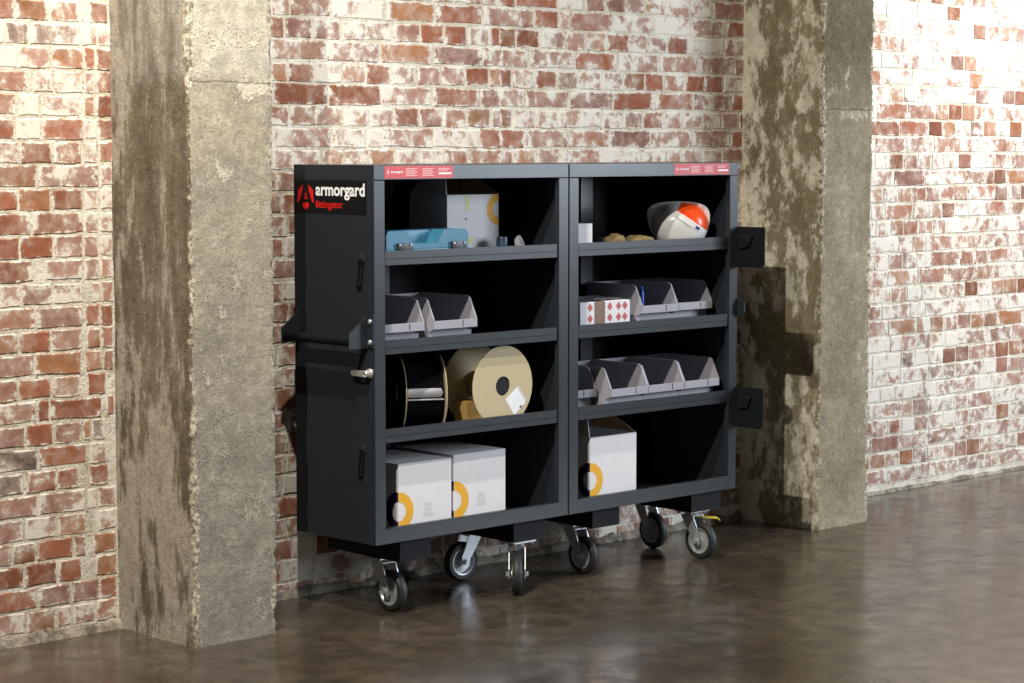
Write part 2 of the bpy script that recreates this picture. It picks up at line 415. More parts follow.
for kind, asp in (('h', 1.0), ('s', 2.0)):
    UNIT[kind] = [finish('brick', unit_brick(100*len(kind)+i*7+int(asp*31), asp), MAT_BRICK) for i in range(8)]
HUE = {'r': 0.0, 'o': 0.33, 'p': 0.66, 'g': 1.0, 'w': 0.5}
DEPTH = 0.05
class Bay:
    def __init__(s, parent): s.parent = parent; s.list = []
    def add(s, x0, x1, z0, z1, white, hue):
        if x1-x0 < 0.022: return
        s.list.append((x0, x1, z0, z1, white, hue))
    def build(s, hidden):
        vis, rest = [], []
        for b in s.list:
            px, py = proj(((b[0]+b[1])/2, WY, (b[2]+b[3])/2))
            w_ = abs(proj((b[1], WY, b[2]))[0]-proj((b[0], WY, b[2]))[0])
            if -25 < px < 1050 and -12 < py < 690 and not hidden(px, py): vis.append((w_, b))
            else: rest.append(b)
        vis.sort(key=lambda q: -q[0]); rest += [b for _, b in vis[298:]]
        rr = random.Random(5)
        for _, b in vis[:298]:
            x0, x1, z0, z1, wh, hu = b
            kind = 's' if (x1-x0) > 0.15 else 'h'
            o = bpy.data.objects.new('brick', rr.choice(UNIT[kind])); COL.objects.link(o); o.parent = s.parent
            o.location = ((x0+x1)/2, WY+DEPTH/2+rr.uniform(-.0008, .0008), (z0+z1)/2)
            o.scale = (x1-x0, DEPTH, z1-z0)
            o.rotation_euler = (rr.uniform(-.006, .006), rr.uniform(-.012, .012), rr.uniform(-.005, .005))
            o.color = (wh, HUE[hu], rr.random(), 1)
        if rest:
            bm = B()
            for k, b in enumerate(rest):
                x0, x1, z0, z1 = b[:4]
                u = unit_brick(k % 9, 2.0 if (x1-x0) > .15 else 1.0)
                M = Matrix.Translation(((x0+x1)/2, WY+DEPTH/2, (z0+z1)/2)) @ Matrix.Diagonal((x1-x0, DEPTH, z1-z0, 1))
                vs = {}
                for v in u.verts: vs[v] = bm.verts.new(M @ v.co)
                for f in u.faces: bm.faces.new([vs[v] for v in f.verts])
                u.free()
            o = link('brick_field', finish('brick_field', bm, MAT_BRICKF), s.parent); o['kind'] = 'stuff'
        return len(vis)

def coded_row(bay, z0, z1, conv, spec, clip):
    """spec: 'x0 x1 code' triples in picture columns; code = hue letter + whiteness digit"""
    it = spec.split(); zc = (z0+z1)/2
    for i in range(0, len(it), 3):
        a = x_on(conv(float(it[i])), WY, zc); b = x_on(conv(float(it[i+1])), WY, zc); c = it[i+2]
        a = max(a+0.0025, clip[0]); b = min(b-0.0025, clip[1])
        bay.add(a, b, z0+0.0045+random.uniform(-.002, .002), z1-0.0045+random.uniform(-.002, .002), int(c[1])/9.0, c[0])
def random_row(bay, z0, z1, xa, xb, course, whfn, mixh=0.0):
    x = xa - random.uniform(0, 0.1)
    while x < xb:
        hdr = (course % 2 == 0)
        if random.random() < mixh: hdr = not hdr
        L = (0.107 if hdr else 0.222)*random.uniform(0.94, 1.06)
        a, b = max(x+0.004, xa), min(x+L-0.004, xb)
        wh, hu = whfn((a+b)/2, (z0+z1)/2)
        bay.add(a, b, z0+0.0045+random.uniform(-.003, .003), z1-0.0045+random.uniform(-.003, .003), wh, hu)
        x += L

# --- left bay, read from the photograph row by row
left = Bay(wall_left)
cl = lambda x: x/4.017
LROWS = ["-40 60 r3 66 195 o1 200 318 r4 325 352 w8 360 435 r4", "-60 20 g6 22 115 g4 122 322 g6 326 390 w9 395 455 w8",
 "-80 72 w8 80 205 p6 212 335 o4 342 382 r2 388 455 r4", "-60 112 r3 135 215 p7 220 335 o6 340 382 p5 388 455 r3",
 "-60 68 r4 76 160 o7 166 325 p5 340 382 o2 388 455 r1", "-80 60 r2 64 166 w8 172 335 r3 340 392 p7 396 455 r3",
 "-60 82 p5 86 212 r2 218 330 r3 336 392 w7 396 455 r4", "-60 150 o2 155 398 p5 405 455 p5", "-40 73 r1 78 205 o1 210 335 r2 340 398 w7 405 455 w7",
 "-60 125 r3 132 335 r3 340 398 r4 405 455 w6", "-60 78 r1 84 215 r0 220 335 p3 340 396 p4 405 455 r5", "-80 135 r1 180 335 p5 340 398 w6 405 455 r4",
 "-40 85 p5 90 210 p4 216 335 p6 370 404 o5 408 455 r5", "-60 145 r4 150 335 p4 345 400 r2 405 455 r2", "-40 75 o3 80 205 r1 210 332 p4 350 405 o2 410 455 r3",
 "-90 140 p4 146 325 o2 345 412 o5 418 455 r3", "-50 73 r3 78 208 r2 212 328 w6 355 428 r1 432 455 r2", "-90 148 r5 155 200 r3 205 408 r2 430 460 r3",
 "-50 103 p4 108 215 r2 222 330 p4 336 365 o4 370 425 g5 432 458 w7", "-90 152 g3 160 350 r2 360 428 w5 440 465 r3", "-50 98 g4 104 225 r3 232 320 r3 362 438 r2 445 465 r4",
 "-90 150 p4 160 345 p5 350 390 w7 395 470 r3", "-50 98 p5 104 225 p6 232 345 o4 395 470 w5", "-90 48 w5 52 145 r3 150 298 r1 302 345 r3 380 470 o2",
 "-70 98 r1 104 232 r1 238 330 r2 385 470 o3", "-90 150 r2 156 285 p2 290 400 p3 405 470 r2", "-70 105 p5 110 225 o3 230 290 w5 295 385 p5 390 470 r3"]
zt = 1.958+0.0742
def wl(x, z): return (random.uniform(.2, .75), random.choice('rrop'))
for i, s in enumerate(LROWS):
    z1 = zt-0.0742*i; z0 = z1-0.0742
    coded_row(left, z0, z1, cl, s, (-1.26, A0+0.05))
    random_row(left, z0, z1, -2.6, x_on(-25, WY, (z0+z1)/2), i, wl, 0.3)
for k in range(1, 16): random_row(left, zt+0.0742*(k-1), zt+0.0742*k, -2.6, A0+0.05, k, wl, 0.2)
left.build(lambda px, py: False)

# --- middle bay
mid = Bay(wall_back)
c1 = lambda x: 260+x/3.938
c2 = lambda x: 500+x/3.938
MROWS = [("", "0 60 r2 66 228 r2 235 330 w8 335 415 r3 420 570 p3 576 652 w6 658 748 p5 752 838 w7 842 975 p4"),
 ("50 118 p5 122 278 r4 285 490 w8 498 688 o3 694 876 r3 882 1040 p5", "80 135 r3 140 232 r2 236 274 w7 280 442 p3 448 602 p6 608 752 w8 762 888 p4 896 975 r3"),
 ("45 95 r2 102 206 p4 212 316 p5 322 416 p6 422 522 p6 528 630 p5 635 726 r1 732 816 r1 820 908 w7 912 945 r3", "0 62 o1 66 156 r1 164 258 p6 262 338 r4 342 415 o5 424 505 r1 509 586 r4 590 660 p5 664 740 r1 746 882 w7 888 975 p6"),
 ("50 262 o4 267 466 p5 482 674 o4 690 876 p4 882 950 p6", "0 112 w6 120 292 w5 300 462 r2 468 622 p5 630 780 p4 786 922 p4 926 975 p4"),
 ("45 108 o5 114 214 r3 218 324 w8 328 416 w6 422 516 r1 522 616 w6 622 714 p5 719 806 p4 812 902 r2 906 950 o4", "0 45 r2 52 136 p4 142 226 r1 232 306 p4 312 402 p5 406 486 p4 490 570 o1 574 646 r2 650 728 r4 734 806 r1 808 878 r2 882 975 p6"),
 ("55 266 r2 272 476 r1 480 676 p5 680 866 r3 870 950 r3", "-5 98 p5 104 272 p3 280 446 p3 450 606 r1 612 762 r3 766 912 p4 916 975 r3"),
 ("45 114 r4 120 220 o5 224 326 w6 330 430 w7 434 530 p5 534 626 r1 630 720 r4 724 816 r4 820 910 o3 914 950 p5", "0 46 r2 56 138 w6 142 230 w7 234 316 w6 320 402 w7 406 482 p6 486 562 p5 566 642 r2 646 716 p5 720 796 p5 800 872 p5 876 940 p5 944 980 r2"),
 ("60 282 p5 286 420 w6 424 482 w7 486 682 p5 686 860 w7 866 950 r2", "0 95 r1 100 268 p4 272 432 r5 436 592 p2 596 756 p4 760 906 p4 910 980 r3"),
 ("45 130 w6 135 242 p6 248 332 o5 336 432 w7 436 532 o5 536 628 w8 632 726 w7 730 818 r4 822 950 o4", "0 50 r3 54 146 o4 150 236 p5 240 316 p6 320 396 r3 400 482 w7 486 556 w6 560 636 o5 640 712 r4 716 792 p5 796 872 p6 876 980 r4")]
zm = 1.938+0.0752*3
def wm(x, z): return (random.uniform(.25, .8), random.choice('rrppo'))
for i, (s1, s2) in enumerate(MROWS):
    z1 = zm-0.0752*i; z0 = z1-0.0752
    if s1: coded_row(mid, z0, z1, c1, s1, (A1-0.05, B0+0.05))
    else: random_row(mid, z0, z1, A1-0.05, x_on(500, WY, z0), i, wm)
    coded_row(mid, z0, z1, c2, s2, (x_on(500, WY, z0)+0.004, B0+0.06))
zb = zm-0.0752*len(MROWS); i = 1
while zb > 0.03:
    z0 = max(0.004, zb-0.0752)
    random_row(mid, z0, zb, A1-0.05, B0+0.05, i, wm, 0.1); zb = z0; i += 1
for k in range(15): random_row(mid, zm+0.0752*k, zm+0.0752*(k+1), A1-0.05, B0+0.05, k+1, wm, 0.1)
mid.build(lambda px, py: (302 < px < 733 and 172 < py < 545))

# --- right bay
right = Bay(wall_right)
def wr(x, z):
    n = mnoise.noise(Vector((x*2.6, z*3.4, 3.0)))
    wh = 0.63+0.33*n+random.uniform(-.22, .22)
    hu = random.choice('rrrop')
    if z < 0.72 and x > 3.55: wh, hu = random.uniform(.5, .75), random.choice('ppgp')
    elif z < 0.75: wh = random.uniform(.2, .85); hu = random.choice('rroop')
    elif z > 1.75 and x > 3.5: wh += 0.14
    return (min(0.98, max(0.05, wh)), hu)
zr = 2.142+0.0753*4
for k in range(33):
    z1 = zr-0.0753*k; z0 = max(0.006, z1-0.0753)
    if z1 < 0.04: break
    random_row(right, z0, z1, B1-0.05, 5.6, k, wr, 0.25)
for k in range(11): random_row(right, zr+0.0753*k, zr+0.0753*(k+1), B1-0.05, 5.6, k, wr, 0.2)
right.build(lambda px, py: False)

# crumbling mortar skirt where each wall meets the floor
def skirt(parent, x0, x1, seed, k=1.0):
    bm = B(); n = int((x1-x0)/0.015); rows = []
    for i in range(n+1):
        x = x0+(x1-x0)*i/n
        q = lambda s, f=9: mnoise.noise(Vector((x*f, s, seed)))
        hgt = 0.030+0.016*q(1)+0.008*q(2, 30); dep = 0.020+0.010*q(3)+0.006*q(4, 40); hgt *= k*(1+0.4*q(7, 4)); dep *= k
        rows.append([bm.verts.new((x, WY+0.02, hgt)), bm.verts.new((x, WY-dep*0.35+0.004*q(5, 50), hgt-0.004)),
                     bm.verts.new((x, WY-dep*0.8, hgt*0.5+0.006*q(6, 45))), bm.verts.new((x, WY-dep-0.004, 0.0))])
    for a, b in zip(rows, rows[1:]):
        for k in range(3): bm.faces.new((a[k], a[k+1], b[k+1], b[k]))
    link('mortar_skirt', finish('mortar_skirt', bm, MAT_SKIRT, 60), parent)
skirt(wall_left, -2.6, A0+0.02, 1.0); skirt(wall_back, A1-0.02, B0+0.02, 2.0); skirt(wall_right, B1-0.02, 5.6, 3.0, 0.5)

# ------------------------------------------------------------------ concrete pillars
def pillar(x0, x1, yf, side, front, label, seed, group):
    yb = WY+0.03; H = 3.4; nz = 300
    pts = []   # (x, y, nx, ny, corner weight, material)
    def seg(p, q, n, nrm, mi):
        for i in range(n):
            t = i/n; x = p[0]+(q[0]-p[0])*t; y = p[1]+(q[1]-p[1])*t
            pts.append((x, y, nrm[0], nrm[1], mi))
    c = 0.006
    seg((x0, yb), (x0, yf+c), 34, (-1, 0), 0)
    seg((x0, yf+c), (x0+c, yf), 3, (-.7, -.7), 2)
    seg((x0+c, yf), (x1-c, yf), 30, (0, -1), 1)
    seg((x1-c, yf), (x1, yf+c), 3, (.7, -.7), 2)
    seg((x1, yf+c), (x1, yb), 34, (1, 0), 0)
    pts.append((x1, yb, 1, 0, 0))
    bm = B(); cols = []
    for k in range(nz+1):
        z = H*k/nz; row = []
        for (x, y, nx, ny, mi) in pts:
            dl = math.hypot(x-x0, y-yf); dr = math.hypot(x-x1, y-yf); dc = min(dl, dr)
            V = Vector((x*1.0+seed, y, z))
            d = 0.0045*mnoise.noise(V*4)+0.0016*mnoise.noise(V*22)
            chip = max(0, mnoise.noise(Vector((seed*3+(0 if dl < dr else 9), z*9, 0)))*0.7+mnoise.noise(Vector((seed, z*34, 4)))*0.6+0.10)
            wgt = math.exp(-(dc/0.016)**2)
            d -= chip*0.013*wgt
            d += wgt*0.004*mnoise.noise(V*70)
            if z < 0.05: d += 0.006*(1-z/0.05)*(0.4+mnoise.noise(V*12))
            row.append(bm.verts.new((x+nx*d, y+ny*d, z)))
        cols.append(row)
    for a, b in zip(cols, cols[1:]):
        for j in range(len(pts)-1):
            f = bm.faces.new((a[j], a[j+1], b[j+1], b[j]))
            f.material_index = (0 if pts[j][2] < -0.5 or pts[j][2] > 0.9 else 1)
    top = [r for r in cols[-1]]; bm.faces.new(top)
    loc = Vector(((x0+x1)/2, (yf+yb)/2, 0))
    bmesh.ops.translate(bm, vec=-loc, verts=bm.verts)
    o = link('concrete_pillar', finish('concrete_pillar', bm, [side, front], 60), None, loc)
    o['label'] = label; o['category'] = 'pillar'; o['kind'] = 'structure'; o['group'] = group
    return o
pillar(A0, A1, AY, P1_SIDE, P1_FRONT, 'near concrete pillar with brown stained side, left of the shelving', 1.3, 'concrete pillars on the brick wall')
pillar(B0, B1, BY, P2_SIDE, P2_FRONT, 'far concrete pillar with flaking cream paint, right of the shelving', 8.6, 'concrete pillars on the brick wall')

# ------------------------------------------------------------------ shelving units
HB, HT = 0.26, 1.51            # underside and top of the bodies
D = 0.42; W1 = 0.893; X2 = 0.898; W2 = 1.805
SH = [1.186, 0.893, 0.600]     # tray floors
FL0 = 0.272
def unit(x0, x1, label):
    u = thing('mobile_shelving_unit', label, 'shelving unit', (x0, 0, 0), 'hinged shelving halves on casters')
    t = 0.003
    xl, xr = x0, x1
    bxp('side_panel', u, MAT_STEEL, xl, xl+0.02, 0.022, D, HB, HT, bev=0.001)
    bxp('side_panel', u, MAT_STEEL, xr-0.02, xr, 0.022, D, HB, HT, bev=0.001)
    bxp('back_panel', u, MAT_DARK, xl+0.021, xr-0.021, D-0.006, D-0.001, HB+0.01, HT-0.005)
    bxp('top_panel', u, MAT_STEEL, xl+0.0205, xr-0.0205, 0.022, D-0.008, HT-0.02, HT-0.0005)
    bxp('bottom_panel', u, MAT_STEEL, xl+0.0205, xr-0.0205, 0.022, D-0.008, HB+0.0005, FL0)
    bxp('post', u, MAT_STEEL, xl, xl+0.047, 0, 0.0215, HB+0.0515, HT-0.0505, bev=0.0015)
    bxp('post', u, MAT_STEEL, xr-0.047, xr, 0, 0.0215, HB+0.0515, HT-0.0505, bev=0.0015)
    bxp('top_rail', u, MAT_STEEL, xl, xr, 0, 0.0215, HT-0.0488, HT, bev=0.0015)
    bxp('bottom_rail', u, MAT_STEEL, xl, xr, 0, 0.0215, HB, HB+0.0515, bev=0.0015)
    m0 = (xl+0.335, xl+0.40) if x0 < 0.5 else (xl+0.452, xl+0.520)
    bxp('back_light_strip', u, MAT_STEEL, m0[0], m0[1], D-0.028, D-0.0065, FL0+0.002, HT-0.022, bev=0.002)  # grey strip shaped to imitate a sliver of light on the back panel
    for z in SH:
        b = B()
        box(b, xl+0.022, xr-0.022, 0.024, D-0.030, z-0.002, z)            # tray
        box(b, xl+0.050, xr-0.054, 0.003, 0.0055, z-0.004, z+0.042)     # front lip
        box(b, xl+0.050, xr-0.054, 0.0055, 0.024, z-0.004, z-0.0015)
        box(b, xl+0.050, xr-0.054, 0.0055, 0.016, z+0.040, z+0.042)
        s = part('shelf', b, MAT_STEEL, u, None)
        b = B(); box(b, xl+0.050, xr-0.054, 0.0015, 0.003, z+0.016, z+0.0175)
        part('lip_groove', b, MAT_BASE, s, None)
    return u
UL = unit(0.0, W1, 'left half of the dark grey shelving with logo plate and tubular handle on its side')
UR = unit(X2, W2, 'right half of the dark grey shelving, beside the far pillar')

def base_channel(u, xa, xb, ya):
    b = B()
    box(b, xa, xb, ya, D-0.015, 0.186, 0.190); box(b, xa, xa+0.004, ya, D-0.015, 0.190, HB-0.0005)
    box(b, xb-0.004, xb, ya, D-0.015, 0.190, HB-0.0005); box(b, xa+0.004, xb-0.004, ya, ya+0.004, 0.190, HB-0.0005)
    part('base_channel', b, MAT_BASE, u, None)
base_channel(UL, 0.125, 0.262, 0.022); base_channel(UL, 0.655, 0.800, 0.030)
base_channel(UR, 1.060, 1.200, 0.040); base_channel(UR, 1.585, 1.750, 0.030)

def caster(u, px, py, ang, brake=False):
    """pivot px,py; ang = direction (radians) in which the wheel trails"""
    R = 0.071; w_ = 0.036; tr = 0.046
    dx, dy = math.cos(ang), math.sin(ang); ax = Vector((-dy, dx, 0)); dv = Vector((dx, dy, 0))
    C = Vector((px, py, R)) + dv*tr
    up = Vector((0, 0, 1))
    b = B()                                                     # fork: crown + two legs
    for s in (-1, 1):
        o = ax*s*0.0265; n = ax*s*0.0035
        P = lambda a, z: Vector((px, py, z)) + dv*a + o
        prism(b, [P(-0.030, 0.163), P(0.030, 0.163), P(tr+0.017, R+0.020), P(tr+0.014, R-0.014), P(tr-0.014, R-0.014), P(tr-0.022, R+0.012)], n)
    q = [Vector((px, py, 0.163)) + dv*a + ax*c for a, c in ((-0.030, -0.030), (0.030, -0.030), (0.030, 0.030), (-0.030, 0.030))]
    prism(b, q, (0, 0, 0.004))
    cst = part('caster', b, MAT_ZINC, u, None)
    b = B(); lathe(b, [(0, 0.166), (0.026, 0.166), (0.029, 0.172), (0.026, 0.1785), (0, 0.1785)], (px, py, 0), (0, 0, 1), 24)
    part('swivel_bearing', b, MAT_ZINC, cst, 30)
    b = B(); box(b, px-0.052, px+0.052, py-0.043, py+0.043, 0.179, 0.1855, bev=0.001)
    for sx in (-1, 1):
        for sy in (-1, 1):
            c0 = Vector((px+sx*0.040, py+sy*0.031, 0)); rod(b, c0+up*0.170, c0+up*0.179, 0.0075, 6)
    part('mounting_plate', b, MAT_ZINC, cst, None)
    h = w_/2
    b = B(); lathe(b, [(R*0.70, -h*0.9), (R*0.90, -h*0.92), (R*0.975, -h*0.62), (R, -h*0.2), (R, h*0.2), (R*0.975, h*0.62), (R*0.90, h*0.92), (R*0.70, h*0.9), (R*0.66, h*0.5), (R*0.66, -h*0.5), (R*0.70, -h*0.9)], C, ax, 40)
    part('tyre', b, MAT_RUBBER, cst, 40)
    b = B(); lathe(b, [(0, -h*1.15), (0.014, -h*1.15), (0.016, -h*0.62), (R*0.56, -h*0.42), (R*0.64, -h*0.9), (R*0.70, -h*0.95), (R*0.70, h*0.95), (R*0.64, h*0.9), (R*0.56, h*0.42), (0.016, h*0.62), (0.014, h*1.15), (0, h*1.15)], C, ax, 36)
    part('hub', b, MAT_ZINC, cst, 30)
    for s in (-1, 1):
        b = B(); rod(b, C+ax*s*0.0302, C+ax*s*0.040, 0.0095, 6); part('axle_bolt', b, MAT_ZINC, cst, 30)
    if brake:
        b = B(); ed = Vector((0.75, -0.66, 0)); s_ = Vector((0.66, 0.75, 0))
        o = Vector((px, py, 0.156)) + ed*0.012
        prism(b, [o-s_*0.014, o+s_*0.014, o+s_*0.020+ed*0.085-up*0.006, o-s_*0.020+ed*0.085-up*0.006], (0, 0, 0.004))
        prism(b, [o-s_*0.020+ed*0.085-up*0.006, o+s_*0.020+ed*0.085-up*0.006, o+s_*0.020+ed*0.095-up*0.014, o-s_*0.020+ed*0.095-up*0.014], (0, 0, 0.004))
        part('brake_lever', b, MAT_YELLOW, cst, None, 'yellow brake lever')
caster(UL, 0.172, 0.165, math.radians(-92))
caster(UL, 0.708, 0.068, math.radians(226))
caster(UL, 0.745, 0.352, math.radians(176))
caster(UR, 1.112, 0.182, math.radians(-92))
caster(UR, 1.650, 0.085, math.radians(-88), True)
caster(UR, 1.690, 0.365, math.radians(-96))

# hinge between the halves, its black imitating the gap's shade (belongs to the left half)
b = B(); rod(b, (0.8955, 0.010, 0.33), (0.8955, 0.010, 1.43), 0.0022, 10)
part('hinge_rod', b, MAT_GAP, UL, 40)

# handle on the left side
hz0, hz1 = 0.912, 1.022
hd = None
b = B(); rod(b, (-0.062, 0.034, 0.936), (-0.062, 0.386, 0.936), 0.0165, 24)
hd = part('handle', b, MAT_BASE, UL, 40)
for y, s in ((0.030, 1), (0.386, -1)):
    b = B()
    prism(b, [(-0.002, y, hz1), (-0.082, y, 0.962), (-0.082, y, hz0), (-0.002, y, hz0)], (0, 0.004, 0))
    box(b, -0.005, -0.0005, y-0.030 if s > 0 else y+0.004, y if s > 0 else y+0.034, hz0+0.002, hz1+0.004)
    br = part('bracket', b, MAT_STEEL, hd, None)
    yy = y-0.015 if s > 0 else y+0.019
for z in (1.000, 0.932):
    b = B(); lathe(b, [(0.0085, 0), (0.0085, 0.003), (0.006, 0.006), (0, 0.007)], (-0.005, 0.015, z), (-1, 0, 0), 16)
    part('bolt', b, MAT_ZINC, hd, 40)

# quarter-turn lock with lever on the left side
b = B(); lathe(b, [(0, 0), (0.016, 0), (0.017, 0.004), (0.013, 0.010), (0.0125, 0.022), (0.009, 0.026), (0.0085, 0.016), (0, 0.016)], (-0.0005, 0.022, 0.829), (-1, 0, 0), 28)
lk = part('lock', b, MAT_CHROME, UL, 40, 'chrome cam lock')
b = B(); prism(b, [(-0.016, 0.028, 0.839), (-0.016, 0.085, 0.837), (-0.016, 0.092, 0.832), (-0.016, 0.092, 0.825), (-0.016, 0.085, 0.820), (-0.016, 0.028, 0.819)], (-0.010, 0, 0))
part('lever', b, MAT_CHROME, lk, 30)
# small hook catches with drop bars on the left side
for z in (1.204, 0.578):
    b = B(); lathe(b, [(0.018, 0), (0.020, 0.0025), (0.012, 0.006), (0, 0.007)], (-0.0005, 0.062, z), (-1, 0, 0), 20)
    box(b, -0.012, -0.0005, 0.050, 0.076, z-0.004, z+0.001)
    ct = part('side_catch', b, MAT_STEEL, UL, 40)
    b = B(); M_ = 0.0025
    for ya, yb in ((0.068, 0.080), (0.050, 0.062)):
        rod(b, (-0.006, ya, z-0.008), (-0.006, yb, z-0.090), 0.0036, 8)
    rod(b, (-0.006, 0.080, z-0.090), (-0.006, 0.062, z-0.090), 0.0045, 8)
    part('drop_bar', b, MAT_BASE, ct, 40)

# closing plates that stand forward at the right side
for z0, z1 in ((1.112, 1.266), (0.498, 0.654)):
    b = B()
    X = 1.8055
    prism(b, [(X, 0.06, z0), (X, -0.118, z0), (X, -0.132, z0+0.014), (X, -0.132, z1), (X, 0.06, z1)], (0.004, 0, 0))
    cp = part('closing_plate', b, MAT_BASE, UR, None)
    b = B(); zc = (z0+z1)/2+0.028
    prism(b, [(X-0.0002, -0.018, zc+0.012), (X-0.0002, -0.078, zc+0.010), (X-0.0002, -0.060, zc-0.026), (X-0.0002, -0.018, zc-0.032)], (-0.012, 0, 0))
    part('catch_block', b, MAT_BLACK, cp, None)
    b = B(); prism(b, [(X-0.0125, -0.018, zc+0.0135), (X-0.0125, -0.078, zc+0.0115), (X-0.0125, -0.078, zc+0.0145), (X-0.0125, -0.018, zc+0.0165)], (0.010, 0, 0))
    part('catch_lip', b, MAT_STEEL, cp, None)
b = B(); prism(b, [(1.8055, 0.03, 0.998), (1.8055, -0.014, 0.992), (1.8055, -0.034, 0.976), (1.8055, -0.036, 0.942), (1.8055, -0.018, 0.924), (1.8055, 0.03, 0.918)], (0.003, 0, 0))
part('lock_tab', b, MAT_STEEL, UR, None)

# logo plate with lettering on the left side (plane x = -0.001, reading left to right towards -Y)
b = B(); box(b, -0.0008, -0.0001, 0.036, 0.414, 1.347, 1.459)
lp = part('logo_plate', b, MAT_LABEL, UL, None, 'black plate with red emblem and white lettering')
def on_side(bm, y, z): xform(bm, Matrix(((0, 0, -1, -0.0012), (-1, 0, 0, y), (0, 1, 0, z), (0, 0, 0, 1))))
t = text_mesh('armorgard', 0.256, 0.056, 0.028); on_side(t, 0.300, 1.3935); part('lettering', t, MAT_PRINT, lp, None, 'white lettering')
t = text_mesh('fittingstor', 0.143, 0.033, 0.018); on_side(t, 0.300, 1.3585); part('lettering', t, MAT_RED, lp, None, 'small red lettering')
def flat(bm, pts):   # pts in (right, up) metres from the emblem's lower left corner
    bm.faces.new([bm.verts.new((-0.0012, 0.398-x, 1.360+z)) for x, z in pts])
b = B()
flat(b, [(0.000, 0.022), (0.004, 0.066), (0.030, 0.083), (0.026, 0.060), (0.008, 0.024)])
flat(b, [(0.088, 0.022), (0.084, 0.066), (0.058, 0.083), (0.062, 0.060), (0.080, 0.024)])
flat(b, [(0.034, 0.034), (0.044, 0.063), (0.054, 0.034)])
flat(b, [(0.026, 0.018), (0.029, 0.008), (0.044, -0.001), (0.059, 0.008), (0.062, 0.018), (0.055, 0.0225), (0.033, 0.0225)])
part('emblem', b, MAT_RED, lp, None, 'red emblem')

def sticker(u, x0, x1, z0, z1):
    b = B(); box(b, x0, x1, -0.0007, -0.0001, z0, z1)
    s = part('warning_sticker', b, MAT_STICKER, u, None, 'red sticker with fine pale print')
    L = x1-x0; Hh = z1-z0
    def q(bm, a, c, d, e): bm.faces.new([bm.verts.new((x0+L*i, -0.0011, z0+Hh*k)) for i, k in ((a, d), (c, d), (c, e), (a, e))])
    t_ = text_mesh('armorgard', L*0.17, Hh*0.24, 0.03)
    xform(t_, Matrix(((1, 0, 0, x0+L*0.088), (0, 0, -1, -0.0011), (0, 1, 0, z0+Hh*0.38), (0, 0, 0, 1))))
    part('lettering', t_, MAT_PRINT, s, None)
    b = B(); b.faces.new([b.verts.new((x0+L*i, -0.0011, z0+Hh*k)) for i, k in ((.03, .5), (.05, .26), (.07, .5), (.05, .74))])
    part('emblem', b, MAT_PINK, s, None)
    b = B()
    for cx, n, wid in ((0.30, 5, 0.19), (0.545, 5, 0.19), (0.78, 2, 0.19)):
        for k in range(n):
            zz = 0.80-k*0.135; q(b, cx, cx+wid*(0.85 if k % 2 else 1.0)-0.02, zz-0.075, zz)
    part('fine_print', b, MAT_PINK, s, None)
    b = B(); q(b, 0.785, 0.975, 0.30, 0.44); part('fine_print', b, MAT_PRINT, s, None)
sticker(UL, 0.046, 0.346, 1.4655, 1.5065); sticker(UR, 1.443, 1.752, 1.4655, 1.5065)

